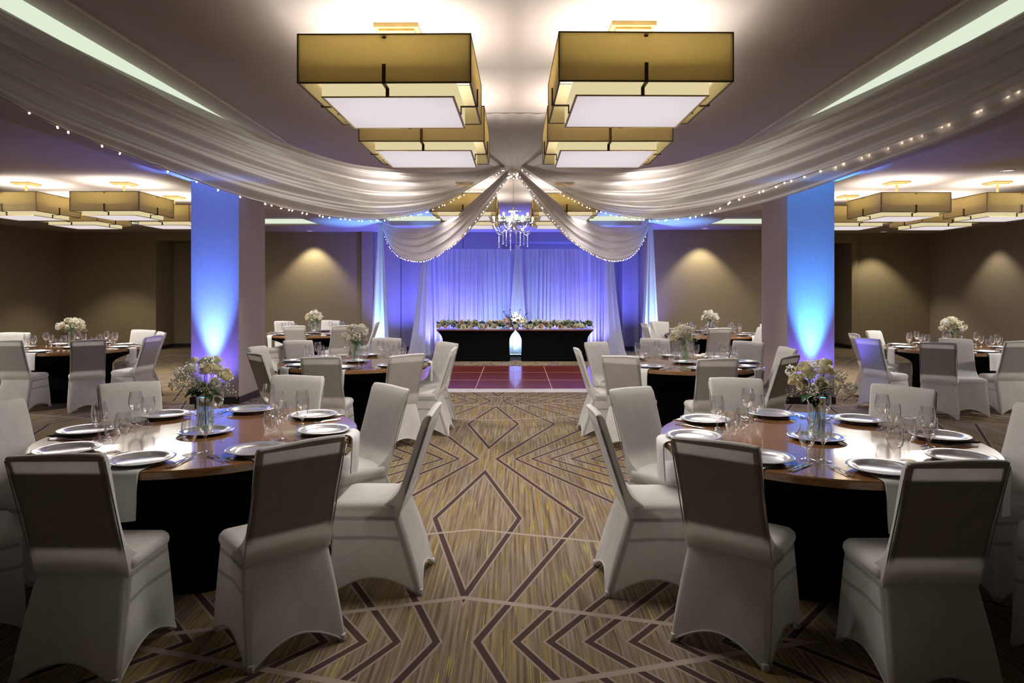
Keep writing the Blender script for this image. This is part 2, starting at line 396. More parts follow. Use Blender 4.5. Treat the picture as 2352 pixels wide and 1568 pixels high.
# left wing end wall with its recess, the green-lit bay, the pilaster
wall('wall_back_left', [(XL-.15, -9.85, 18.7, 18.85, 0, ZL), (-9.95, -9.85, 18.85, 19.8, 0, 3.0), (-9.95, -8.4, 19.7, 19.85, 0, 3.0), (-8.5, -8.4, 18.75, 19.7, 0, 3.0),
                        (-9.85, -8.4, 18.7, 19.85, 3.0, ZL), (-8.4, -4.2, 18.6, 18.75, 0, ZL)])
wall('wall_pilaster', [(-4.16, -3.86, 18.45, 18.75, 0, ZL), (3.36, 3.6, 17.9, 18.75, 0, ZL)], 'wall2')
wall('wall_back_right', [(3.6, 6.5, 17.9, 18.05, 0, ZL), (6.5, 6.62, 17.9, 19.8, 0, ZL), (6.62, 8.6, 19.7, 19.85, 0, ZL), (8.6, 9.36, 20.0, 20.15, 0, ZL), (8.5, 8.6, 19.0, 20.15, 0, ZL),
                         (8.6, 9.36, 19.0, 20.0, 2.95, ZL), (9.36, 9.46, 19.0, 20.1, 0, ZL), (9.46, 9.52, 19.0, 19.15, 0, ZL), (9.52, XR, 19.1, 19.25, 0, ZL)])
# centre: movable wall panels with joints, and the dark recess above the curtain
wp = root('wall_partition', None, None); wp['kind'] = 'structure'; del_keys = [k for k in ('label', 'category') if k in wp]
for k in del_keys: del wp[k]
edges = [-3.86, -3.12, -2.5, -1.43, -.36]
for a, b_ in zip(edges[:-1], edges[1:]):
    link('panel', MB().box(a+.008, b_-.008, 18.6, 18.68, .02, ZL-.001).mesh('panel', M['panelwall'], 0), wp)
for a, b_ in [(2.9, 3.36)]:
    link('panel', MB().box(a+.008, b_-.008, 18.6, 18.68, .02, ZL-.001).mesh('panel', M['panelwall'], 0), wp)
link('recess_head', MB().box(-.36, 2.9, 18.6, 18.75, 2.95, ZL).box(-.36, 2.9, 18.75, 19.5, 2.95, 3.05).mesh('recess_head', M['panelwall'], 0), wp)
link('recess_back', MB().box(-.46, 3.0, 19.4, 19.5, 0, 2.95).box(-.46, -.36, 18.7, 19.4, 0, 2.95).box(2.9, 3.0, 18.7, 19.4, 0, 2.95).mesh('recess_back', M['panelwall'], 0), wp)
link('joint_backing', MB().box(-3.86, -.46, 18.68, 18.72, 0, ZL).box(3.0, 3.36, 18.68, 18.72, 0, ZL).mesh('joint_backing', M['base'], 0), wp)
# baseboards
struct('baseboard_back', MB().box(-8.4, -4.2, 18.58, 18.6, 0, .1).box(XL, -9.85, 18.68, 18.7, 0, .1).box(-9.85, -8.5, 19.68, 19.7, 0, .1).box(-9.85, -9.83, 18.7, 19.68, 0, .1)
       .box(3.6, 6.5, 17.88, 17.9, 0, .1).box(-3.86, -.36, 18.58, 18.6, 0, .1).box(2.9, 3.36, 18.58, 18.6, 0, .1).box(9.34, 9.36, 19.0, 20.0, 0, .1)
       .box(8.6, 9.34, 19.98, 20, 0, .1).box(9.46, 9.52, 18.98, 19, 0, .1).box(9.52, XR, 19.08, 19.1, 0, .1).box(6.62, 8.5, 19.68, 19.7, 0, .1), M['base'], 0)
struct('baseboard_left', MB().box(XL, XL+.02, -3.2, 18.68, 0, .1), M['base'], 0)
struct('baseboard_right', MB().box(XR-.02, XR, -3.2, 19.08, 0, .1), M['base'], 0)
for nm, x0, x1 in [('left', -4.69, -4.0), ('right', 3.93, 4.61)]:
    c = link('structural_column', None, None, kind='structure')
    link('column_shaft', MB().box(x0, x1, 9.87, 10.9, .1, ZL).mesh('column_shaft', M['column'], 0), c)
    link('column_base', MB().box(x0-.015, x1+.015, 9.855, 10.915, 0, .1).mesh('column_base', M['base'], 0), c)

# ------------------------------------------------------------------ recessed downlights
dl_ring = MB().lathe([(.075, 0), (.10, 0), (.10, -.008), (.085, -.012), (.075, 0)], 24).mesh('trim_ring', M['white'])
dl_lens = MB().lathe([(.001, -.003), (.076, -.003)], 24).mesh('lens', M['lens'])
DLP = [P('trim_ring', dl_ring), P('lens', dl_lens)]
for x, y, z, lab in [(-5.48, 18.2, ZL, 'small round recessed downlight over the lit wall left of the pale drape post'),
                     (4.84, 17.45, ZL, 'small round recessed downlight over the lit wall right of the stage'),
                     (9.95, 18.45, ZL, 'small round recessed downlight at the end wall behind the outer pendants'),
                     (7.14, 9.9, ZS, 'round recessed downlight alone in the ceiling above the outer right pendants')]:
    place('recessed_downlight', DLP, lab, 'downlight', (x, y, z), group='recessed downlights')

# ------------------------------------------------------------------ pendants
W2, SH = .535, .305
def ring_box(mb, hw, z0, z1, th, mi=0):
    mb.box(-hw, hw, -hw, -hw+th, z0, z1, mi).box(-hw, hw, hw-th, hw, z0, z1, mi).box(-hw, -hw+th, -hw+th, hw-th, z0, z1, mi).box(hw-th, hw, -hw+th, hw-th, z0, z1, mi)
    return mb
sh_o = ring_box(MB(), W2, 0, SH, .008).mesh('outer_shade', M['shade'], 0)
ed = MB()
for z in (-.001, SH-.007): ring_box(ed, W2+.003, z, z+.008, .012)
for sx_ in (-1, 1):
    for sy_ in (-1, 1): ed.box(sx_*(W2+.001)-.003, sx_*(W2+.001)+.003, sy_*(W2+.001)-.003, sy_*(W2+.001)+.003, 0, SH)
M['brightened_inner_face'] = fabric('shade_inner_face_brightened', (.94, .90, .68), .68)  # added paler sheet: the lit look of the shade's inner face put into colour
sh_l = ring_box(MB(), W2-.009, .004, SH-.004, .002).mesh('brightened_inner_face', M['brightened_inner_face'], 0)
sh_e = ed.mesh('shade_edging', M['darkbrass'], 0)
IW = .42
sh_i = ring_box(MB(), IW, -.05, .09, .006).mesh('inner_shade', M['inner'], 0)
sh_ie = ring_box(MB(), IW+.003, -.056, -.049, .014).mesh('inner_frame', M['brass'], 0)
sh_d = MB().box(-IW+.012, IW-.012, -IW+.012, IW-.012, -.052, -.046).mesh('diffuser', M['diffuser'], 0)
sh_t = MB().box(-.03, .03, -.03, .03, SH-.02, .40).mesh('stem', M['goldpaint'], 0)
def strap():
    b = MB(); hw = .011
    b.box(-hw, hw, -W2-.012, -W2-.002, .0, .115)                                  # up the outer face
    b.box(-hw, hw, -W2-.012, -IW-.006, -.008, .0)                               # across
    b.box(-hw, hw, -IW-.012, -IW-.004, -.058, .0); return b                      # down the inner face
st_m = strap().mesh('strap', M['darkbrass'], 0)
arm = MB().box(-W2, W2, -.012, .012, SH-.03, SH-.018).box(-.012, .012, -W2, W2, SH-.03, SH-.018).mesh('spider', M['darkbrass'], 0)
def pendant(x, y, zb, zc, lab, grp, rz=0):
    can = MB().box(-.15, .15, -.15, .15, zc-zb-.03, zc-zb-.001).box(-.12, .12, -.12, .12, zc-zb-.045, zc-zb-.03).box(-.012, .012, -.012, .012, SH-.03, zc-zb-.04).mesh('canopy', M['goldpaint'], 0)
    parts = [P('outer_shade', sh_o, subs=[P('edging', sh_e), P('brightened_inner_face', sh_l)]), P('inner_shade', sh_i, subs=[P('frame', sh_ie)]), P('diffuser', sh_d), P('canopy', can), P('spider', arm)]
    parts += [P('strap', st_m, rot=(0, 0, k*PI/2)) for k in range(4)]
    r = place('square_pendant', parts, lab, 'pendant lamp', (x, y, zb), R(rz), grp)
    l = lamp('AREA', 'pendant_uplight', (0, 0, .095), UP_W, (1.0, .93, .84), (PI, 0, 0), shape='SQUARE', size=.7)
    l.parent = r
    l = lamp('AREA', 'pendant_downlight', (0, 0, -.062), DOWN_W*(.64 if y < 5.5 else .62 if y < 7 else .8 if abs(x) > 3 else .28), (1.0, .94, .88), (0, 0, 0), shape='SQUARE', size=.78)
    l.parent = r
    return r
G = 'square drum pendant lamps'
pendant(-.806, 4.75, 2.925, ZT, 'nearest square two-tier linen pendant left of the centre line, largest in view', G, -.6)
pendant(.795, 4.72, 2.925, ZT, 'nearest square two-tier linen pendant right of the centre line, largest in view', G, .7)
pendant(-.803, 6.37, 2.915, ZT, 'second square pendant left of centre, just behind the nearest one', G, 0)
pendant(.81, 6.37, 2.915, ZT, 'second square pendant right of centre, just behind the nearest one', G, 0)
pendant(-.85, 11.56, 2.91, ZT, 'square pendant behind the swags, left of the chandelier', G)
pendant(.83, 11.56, 2.91, ZT, 'square pendant behind the swags, right of the chandelier', G)
pendant(-.85, 13.2, 2.91, ZT, 'farthest square pendant on the left of the chandelier, near the curtain', G)
pendant(.83, 13.2, 2.91, ZT, 'farthest square pendant on the right of the chandelier, near the curtain', G)
pendant(-6.35, 11.08, 2.865, ZS, 'front square pendant of the left wing, next to the blue column', G)
pendant(-7.94, 11.08, 2.865, ZS, 'front square pendant of the left wing, cut by the picture edge', G)
pendant(-6.35, 12.7, 2.865, ZS, 'rear square pendant of the left wing, half behind the blue column', G)
pendant(-7.98, 12.7, 2.865, ZS, 'rear square pendant of the left wing, between the two front ones', G)
pendant(6.13, 10.98, 2.835, ZS, 'front square pendant of the right wing, next to the blue column', G)
pendant(7.75, 10.98, 2.835, ZS, 'front square pendant of the right wing, cut by the picture edge', G)
pendant(6.13, 12.6, 2.835, ZS, 'rear square pendant of the right wing, half behind the blue column', G)
pendant(7.72, 12.6, 2.835, ZS, 'rear square pendant of the right wing, between the two front ones', G)

# ------------------------------------------------------------------ dance floor
df = root('dance_floor', 'portable red-brown dance floor with pale metal edge before the head table', 'dance floor', (0, 0, 0))
xs = [-1.92, -.66, .60, 1.86]; ys = [11.17, 12.3, 13.43, 14.56]
for i in range(3):
    for j in range(3):
        cx_, cy_ = (xs[i]+xs[i+1])/2, (ys[j]+ys[j+1])/2
        link('panel', MB().box(xs[i]-cx_+.006, xs[i+1]-cx_-.006, ys[j]-cy_+.02, ys[j+1]-cy_-.02, 0, .025).mesh('panel', M['floorwood'], 0), df, (cx_, cy_, 0))
link('joint_strips', MB().box(xs[0], xs[-1], ys[0], ys[-1], 0, .022).mesh('joint_strips', M['alu'], 0), df)
ramp = [( -.09, 0), (0, .025)]
for nm, a, b_ in [('s', (xs[0], ys[0]), (xs[-1], ys[0])), ('n', (xs[-1], ys[-1]), (xs[0], ys[-1])), ('w', (xs[0], ys[-1]), (xs[0], ys[0])), ('e', (xs[-1], ys[0]), (xs[-1], ys[-1]))]:
    d = (Vector(b_) - Vector(a)).normalized(); nrm = Vector((d.y, -d.x))*.2
    a0, b0 = Vector(a), Vector(b_); a1, b1 = a0 + nrm - d*.2, b0 + nrm + d*.2
    link('edge_ramp', MB().quad((*a1, .002), (*b1, .002), (*b0, .03), (*a0, .03)).quad((*a1, 0), (*a0, 0), (*b0, 0), (*b1, 0)).mesh('edge_ramp', M['alu'], 0), df)

# ------------------------------------------------------------------ chair
def smooth(a, b, x):
    x = max(0, min(1, (x-a)/(b-a))); return x*x*(3-2*x)
def rrect(hx, y0, y1, r, n=9):
    """closed rounded rectangle, counter-clockwise from the rear-right; returns list of (x,y,corner weight)"""
    pts = []
    cs = [(hx-r, y0+r, -PI/2), (hx-r, y1-r, 0), (-hx+r, y1-r, PI/2), (-hx+r, y0+r, PI)]
    for ci in range(4):
        cx0, cy0, a0 = cs[ci]
        for k in range(n):
            a = a0 + (PI/2)*k/(n-1); pts.append((cx0 + r*math.cos(a), cy0 + r*math.sin(a), 1.0))
        nx, ny, na = cs[(ci+1) % 4]
        e0 = pts[-1]; e1 = (nx + r*math.cos(na), ny + r*math.sin(na))
        for k in range(1, 12):
            q = k/12; pts.append((e0[0]*(1-q)+e1[0]*q, e0[1]*(1-q)+e1[1]*q, abs(2*q-1)))
    return pts
def chair_parts():
    # skirt
    top = rrect(.205, -.176, .195, .045); bot = rrect(.228, -.30, .205, .018)
    rows = []
    L = 16
    for i in range(L+1):
        t_ = i/L; row = []
        for (tx, ty, w0), (bx, by, w1) in zip(top, bot):
            q = 1 - w1*w1*w1 if w1 < 1 else 0
            arch = .085*(1 - w1**2.0)
            zb = .004 + arch
            z = zb + (.425 - zb)*t_
            inw = 1 - .16*(1-w1)*math.sin(PI*min(1, (1-t_)*.9))*.6
            k = (z/.425)**1.25
            x = bx*(1-k) + tx*k; y = by*(1-k) + ty*k
            x *= inw; y = (y - (-.05))*inw + (-.05)
            row.append((x, y, z))
        rows.append(row)
    skirt = MB().grid(rows, 0, True)
    hem = [(p[0]*1.006, p[1]*1.006, p[2]+.004) for p in rows[0]]; hem.append(hem[0])
    hemb = MB().tube(hem, .0045, 5)
    # seat cushion
    srows = []
    for z, off, in [(.425, 0), (.432, .006), (.45, .010), (.468, .006), (.482, -.006), (.490, -.03), (.496, -.09), (.498, -.15), (.498, -.19)]:
        rr = rrect(.205+off, -.172, .195+off, max(.05+off*.7, .006)); srows.append([(a, b, z) for a, b, c in rr])
    seat = MB().grid(srows, 0, True); seat.add(srows[-1], [tuple(range(len(srows[-1])))])
    # backrest: stack of rings
    brow = []
    for i in range(27):
        t_ = i/26; z = .40 + .565*t_
        yr = -.036 - .327*z - .018*math.sin(PI*t_)*0
        th = .045 + .14*(1 - smooth(.40, .60, z))**1.8
        hw = .203 - .008*math.sin(PI*smooth(.42, .96, z)) + .0*t_
        if z > .955: th *= .8
        brow.append([(a, b, z + (.006*math.sin(a*9+.7) if z > .93 else 0)) for a, b, c in rrect(hw, yr, yr+th, .012, 5)])
    last = brow[-1]; cxm = sum(p[1] for p in last)/len(last)
    brow.append([(p[0]*.97, cxm + (p[1]-cxm)*.7, p[2]+.008) for p in last]); brow.append([(p[0]*.9, cxm + (p[1]-cxm)*.05, p[2]+.010) for p in last])
    back = MB().grid(brow, 0, True)
    seam = []
    for sgn in (-1, 1):
        pts = [(sgn*(.204), -.036-.327*(.42+.53*k/10)+.004, .42+.53*k/10) for k in range(11)]
        seam.append(pts)
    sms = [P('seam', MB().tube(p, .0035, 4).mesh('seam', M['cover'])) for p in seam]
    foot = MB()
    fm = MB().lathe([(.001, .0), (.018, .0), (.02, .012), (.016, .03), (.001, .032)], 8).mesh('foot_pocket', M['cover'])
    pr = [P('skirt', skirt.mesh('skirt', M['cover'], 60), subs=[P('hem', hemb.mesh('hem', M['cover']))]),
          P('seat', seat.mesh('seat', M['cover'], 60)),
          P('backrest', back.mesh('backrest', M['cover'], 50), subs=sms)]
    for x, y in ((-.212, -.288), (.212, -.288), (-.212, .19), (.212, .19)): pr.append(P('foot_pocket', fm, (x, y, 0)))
    return pr
CHAIR = chair_parts()
CHZ = .97; TOPY = -.036 - .327*CHZ + .02        # local y of the middle of the top edge

# ------------------------------------------------------------------ round tables
TABR, TABZ = .92, .76
def tabletop():
    b = MB(); n = 96
    b.lathe([(TABR-.012, TABZ-.045), (TABR-.002, TABZ-.042), (TABR, TABZ-.036), (TABR, TABZ-.008), (TABR-.006, TABZ-.001)], n, mi=1)
    vs = [((TABR-.006)*math.cos(2*PI*k/n), (TABR-.006)*math.sin(2*PI*k/n), TABZ-.001) for k in range(n)]
    b.add(vs, [tuple(range(n))], 0)
    vs = [((TABR-.012)*math.cos(2*PI*k/n), (TABR-.012)*math.sin(2*PI*k/n), TABZ-.045) for k in range(n)]
    b.add(vs, [tuple(range(n))[::-1]], 1)
    return b.mesh('tabletop', [M['wood'], M['woodedge']])
def table_cover():
    rows = []
    for z in [.714, .70, .68, .65, .61, .56, .5, .42, .34, .26, .18, .1, 0]:
        row = []
        for k in range(80):
            a = 2*PI*k/80; c = abs(math.cos(2*(a-PI/8)))**2.2      # 4 legs
            t_ = 1 - z/.714
            r =   .53 + .36*(1-smooth(0, .42, t_))**2.6 + .05*c*smooth(.3, 1, t_)
            zz = z if z > .09 else z + (.03*(1-c) if z == 0 else 0) + .004
            row.append((r*math.cos(a), r*math.sin(a), zz))
        rows.append(row)
    return MB().grid(rows[::-1], 0, True).mesh('stretch_skirt', M['black'], 60)
TABLE = [P('tabletop', tabletop()), P('stretch_skirt', table_cover())]

# ------------------------------------------------------------------ place settings
charger = [P('plate', MB().lathe([(.001, .003), (.105, .003), (.118, .008), (.128, .016), (.163, .021), (.167, .019), (.163, .015), (.125, .009), (.1, 0), (.001, 0)], 56).mesh('plate', M['silver'], 50)),]
CH_ME = charger[0][1]
def goblet(bowl, stem_h, foot_r, name, k=1):
    pr = [(.001, 0), (foot_r, 0), (foot_r, .002), (foot_r*.5, .006), (.006, .012), (.0045, .02), (.0045, stem_h-.015), (.007, stem_h-.003)]
    pr += [(r, stem_h+z) for r, z in bowl]
    return MB().lathe([(r*(1+(k-1)*.6), z*k) for r, z in pr], 20).mesh(name, M['glass'], 70)
wine = goblet([(.016, .003), (.031, .018), (.039, .040), (.0405, .058), (.037, .085), (.032, .112), (.0312, .112), (.036, .085), (.0395, .058), (.038, .041), (.030, .019), (.001, .006)], .085, .036, 'bowl', 1.15)
water = goblet([(.016, .003), (.030, .022), (.037, .048), (.0375, .07), (.035, .10), (.0342, .10), (.0365, .07), (.036, .049), (.029, .023), (.001, .006)], .048, .035, 'bowl', 1.22)
def fork_mesh():
    b = MB()
    pr = [(-.1, .0035, .003), (-.085, .008, .003), (-.06, .006, .0035), (0, .0035, .005), (.035, .004, .005), (.05, .009, .003), (.06, .0115, .003)]
    b.grid([[(-w_, y, z), (-w_*.5, y, z+.0015), (w_*.5, y, z+.0015), (w_, y, z), (w_*.5, y, z-.0012), (-w_*.5, y, z-.0012)] for y, w_, z in pr], 0, True)
    for k in range(4):
        x = -.0098 + k*.0065; b.box(x-.0016, x+.0016, .059, .102, .002, .0045)
    return b.mesh('fork', M['steel'])
def knife_mesh():
    b = MB()
    pr = [(-.11, .004, .003), (-.095, .008, .004), (-.05, .007, .0045), (0, .0055, .005), (.005, .008, .003), (.05, .0095, .003), (.09, .009, .003), (.115, .002, .003)]
    b.grid([[(-w_, y, z), (0, y, z+.002), (w_, y, z), (0, y, z-.002)] for y, w_, z in pr], 0, True)
    return b.mesh('knife', M['steel'])
FORK, KNIFE = fork_mesh(), knife_mesh()
def napkin_mesh(seed):
    rnd = random.Random(seed); rows = []
    path = [(.62, .0025), (.70, .0025), (.86, .0025), (.905, .0035), (.926, .0), (.936, -.014), (.938, -.05), (.936, -.10), (.934, -.15), (.932, -.20), (.931, -.235)]
    hw = .095
    for i, (r, z) in enumerate(path):
        row = []
        for k in range(9):
            u = k/8*2-1; hang = max(0, min(1, -z/.28))
            x = u*(hw - .02*hang) + rnd.uniform(-.001, .001)
            rr = r + hang*.012*math.sin(u*4+seed) + (.02*(1-math.cos(u*.1)))
            edge = (TABR - math.sqrt(max(TABR**2 - x*x, 0))) if z < .003 and r > .9 else 0
            row.append((x, -(rr - (edge if z > -.02 else edge)), z))
        rows.append(row)
    b = MB().grid(rows)
    rows2 = [[(x, y - (.004 if z < 0 else 0)*-1*-1, z + (.0035 if z > 0 else 0)) for x, y, z in r] for r in rows]
    rows2 = [[(p[0], p[1] - .004 if p[2] < .002 else p[1], p[2]) for p in r] for r in rows2]
    b2 = MB(); b2.grid(rows2[::-1]); b2.grid(rows)
    ring = [r[0] for r in rows] + rows[-1][1:] + [r[-1] for r in rows[::-1]][1:] + rows[0][::-1][1:-1]
    ring2 = [r[0] for r in rows2] + rows2[-1][1:] + [r[-1] for r in rows2[::-1]][1:] + rows2[0][::-1][1:-1]
    b2.grid([ring, ring2], 0, True)
    return b2.mesh('napkin', M['napkin'], 50)
NAPS = [napkin_mesh(s) for s in range(3)]

# ------------------------------------------------------------------ flowers
def rose_mesh(r, m, seed):
    rnd = random.Random(seed); b = MB()
    for ring, (n, rad, h, tilt) in enumerate([(3, .30, 1.0, .05), (4, .52, .98, .12), (5, .75, .90, .25), (6, .98, .74, .45)]):
        for k in range(n):
            a0 = 2*PI*k/n + ring*.7 + rnd.uniform(-.1, .1); rows = []; aw = 2*PI/n*.72
            for i in range(5):
                t_ = i/4; row = []
                for j in range(6):
                    s_ = j/5*2-1; a = a0 + s_*aw*(.55+.45*math.sin(PI*min(1, t_*.75+.15)))
                    rr = r*rad*(.28 + .72*math.sin(t_*PI*.5)**.7) * (1 + tilt*t_*t_*.35)
                    z = r*(-.75 + (h+.7)*t_ - .22*s_*s_*t_ - tilt*.35*t_**3)
                    row.append((rr*math.cos(a), rr*math.sin(a), z))
                rows.append(row)
            b.grid(rows)
    return b.mesh('rose', m, 70)
ROSE = [rose_mesh(.036, M['petal'], 1), rose_mesh(.034, M['petalw'], 2), rose_mesh(.021, M['petal'], 3), rose_mesh(.046, M['peach'], 4), rose_mesh(.048, M['petal'], 5), rose_mesh(.05, M['petalw'], 6)]
def leaf_mb(b, p, d, L_, w_, up=Vector((0, 0, 1)), mi=0):
    p = Vector(p); d = Vector(d).normalized(); s_ = d.cross(up)
    if s_.length < .05: s_ = Vector((1, 0, 0))
    s_.normalize(); n_ = s_.cross(d)
    cr = [(0, .08), (.25, .85), (.5, 1), (.75, .7), (1, .04)]
    rows = [[p + d*L_*t_ + s_*w_*q - n_*L_*.25*t_*t_ + n_*w_*.25, p + d*L_*t_ - n_*L_*.25*t_*t_, p + d*L_*t_ - s_*w_*q - n_*L_*.25*t_*t_ + n_*w_*.25] for t_, q in cr]
    b.grid([[tuple(v) for v in r] for r in rows], mi)
def bouquet(seed, loc, lab, n=1.0, dense=1.0):
    rnd = random.Random(seed)
    o = root('flower_bouquet', lab, 'flowers', loc, rnd.uniform(-.3, .3), 'rose bouquets on the round tables')
    base = Vector((0, 0, .245)); heads = []
    # big roses
    for k in range(8):
        for _ in range(30):
            az = rnd.uniform(0, 2*PI); el = rnd.uniform(.18, 1.35)
            rad = rnd.uniform(.115, .165); p = base + Vector((math.cos(az)*math.cos(el)*rad*1.08, math.sin(az)*math.cos(el)*rad*1.08, .03+math.sin(el)*rad*1.05))
            if all((p-q).length > .065 for q in heads): heads.append(p); break
    for k, p in enumerate(heads):
        d = (p - base + Vector((0, 0, .03))).normalized()
        rot = d.to_track_quat('Z', 'Y').to_euler()
        r_ = link('rose', ROSE[rnd.choice([0, 0, 1])], o, tuple(p), rot=rot, scale=rnd.uniform(.85, 1.1))
        sb = MB(); lv = Vector((-p.x*.35, -p.y*.35, .03)); 
        sb.tube([p - d*.015, base + Vector((p.x*.12, p.y*.12, -.01)), lv], .0022, 5)
        link('stem', sb.mesh('stem', M['stem']), o)
    # spray roses
    for k in range(10):
        az = rnd.uniform(0, 2*PI); el = rnd.uniform(0, 1.3); rad = rnd.uniform(.15, .195)
        p = base + Vector((math.cos(az)*math.cos(el)*rad, math.sin(az)*math.cos(el)*rad, .02+math.sin(el)*rad*.95)); d = (p-base).normalized()
        link('spray_rose', ROSE[2], o, tuple(p), rot=d.to_track_quat('Z', 'Y').to_euler(), scale=rnd.uniform(.8, 1.15))
    # clusters of small white florets and baby's breath
    b = MB()
    for k in range(13):
        az = rnd.uniform(0, 2*PI); el = rnd.uniform(.0, 1.5); rad = rnd.uniform(.11, .165)
        c = base + Vector((math.cos(az)*math.cos(el)*rad*1.15, math.sin(az)*math.cos(el)*rad*1.15, .03+math.sin(el)*rad))
        for j in range(46):
            d = Vector((rnd.gauss(0, 1), rnd.gauss(0, 1), rnd.gauss(0, 1))).normalized(); b.octa(c + d*.036*rnd.uniform(.8, 1.05), rnd.uniform(.005, .0085), 2)
    for k in range(int(30*dense)):
        az = rnd.uniform(0, 2*PI); el = rnd.uniform(-.3, 1.5); rad = rnd.uniform(.09, .165)
        c = base + Vector((math.cos(az)*math.cos(el)*rad*1.1, math.sin(az)*math.cos(el)*rad*1.1, .03+math.sin(el)*rad))
        b.tube([base + Vector((c.x*.1, c.y*.1, -.01)), c], .0007, 3, 1, False)
        for j in range(15):
            q = c + Vector((rnd.gauss(0, .015), rnd.gauss(0, .015), rnd.gauss(0, .014))); b.octa(q, rnd.uniform(.0025, .0045))
    link('babys_breath', b.mesh('babys_breath', [M['gyp'], M['stem'], M['petalw']], 0), o, kind='stuff')
    for k in range(16):
        az = rnd.uniform(0, 2*PI); el = rnd.uniform(-.6, .5); d = Vector((math.cos(az)*math.cos(el), math.sin(az)*math.cos(el), math.sin(el)))
        lb = MB(); leaf_mb(lb, base + d*rnd.uniform(.02, .06) + Vector((0, 0, .01)), d, rnd.uniform(.06, .10), rnd.uniform(.018, .028)); link('leaf', lb.mesh('leaf', M['leaf'], 60), o)
    return o
vase_me = MB().lathe([(.001, .0), (.044, .0), (.048, .004), (.05, .02), (.05, .235), (.0485, .24), (.047, .235), (.047, .02), (.04, .012), (.001, .012)], 32).mesh('vessel', M['vase'], 60)
vwater = MB().lathe([(.001, .0125), (.0455, .0125), (.0455, .15), (.001, .15)], 24).mesh('water', M['water'], 60)

# ------------------------------------------------------------------ tables with everything on them
#   key: where, centre, list of chairs (polar angle from the near side, pixel of the top edge centre, optional turn)
DIRN = {0: 'near', 45: 'near right', 90: 'right', 135: 'far right', 180: 'far', 225: 'far left', 270: 'left', 315: 'near left'}
TABLES = [
 ('the near left table', (-1.93, 4.25), [(0, 129, 1046), (40, 695, 1015), (88, 997, 938), (135, 898, 886), (180, 653, 871), (225, 331, 886), (258, None, (-3.16, 4.12)), (315, None, (-2.93, 3.12))]),
 ('the near right table', (1.80, 4.08), [(0, 2198, 1061), (50, None, (2.86, 3.0)), (98, None, (3.04, 3.90)), (138, 2043, 894), (180, 1725, 880), (218, 1449, 891), (272, 1364, 940), (322, 1640, 1014)]),
 ('the middle left table', (-1.97, 8.43), [(0, 737, 820), (36, 935, 815), (88, 1043, 800), (135, 1007, 787), (180, 867, 781), (222, 711, 784), (262, 595, 796), (312, 586, 812)]),
 ('the middle right table', (2.06, 8.31), [(0, 1649, 824), (42, 1814, 818), (95, 1810, 799), (142, 1696, 786), (180, 1527, 783), (220, 1378, 786), (272, 1324, 800), (328, 1424, 818)]),
 ('the back left table', (-4.11, 13.9), [(0, 680, 748), (38, 786, 748), (92, None, (-2.86, 14.15)), (180, 752, 737), (205, 658, 738), (282, None, (-5.02, 13.66))]),
 ('the back right table', (3.9, 13.7), [(0, 1653, 754), (325, 1562, 754), (92, 1752, 753), (155, 1700, 744), (182, 1607, 742), (222, None, (3.02, 14.55)), (275, None, (2.58, 13.7))]),
 ('the outer left table', (-6.79, 10.45), [(0, None, (-6.79, 9.12)), (35, 203, 781), (85, 353, 772), (132, 372, 763), (180, 276, 761), (205, 120, 766), (315, None, (-7.85, 9.5))]),
 ('the outer right table', (6.66, 10.4), [(0, None, (6.64, 8.98)), (325, 2154, 787), (290, 1993, 778), (262, None, (5.2, 10.5)), (212, None, (6.0, 11.15)), (165, 2189, 769), (75, None, (7.78, 10.05))]),
]
SEATL = ['facing away in front of', 'at the near right of', 'at the right of', 'at the far right of', 'at the far side of', 'at the far left of', 'at the left of', 'at the near left of']
seatrnd = random.Random(5); USED = set()
TWH = [' beside the aisle', ' beside the aisle', ' by the dance floor', ' by the dance floor', ' behind the blue column', ' behind the blue column', ' outside the blue column', ' outside the blue column']
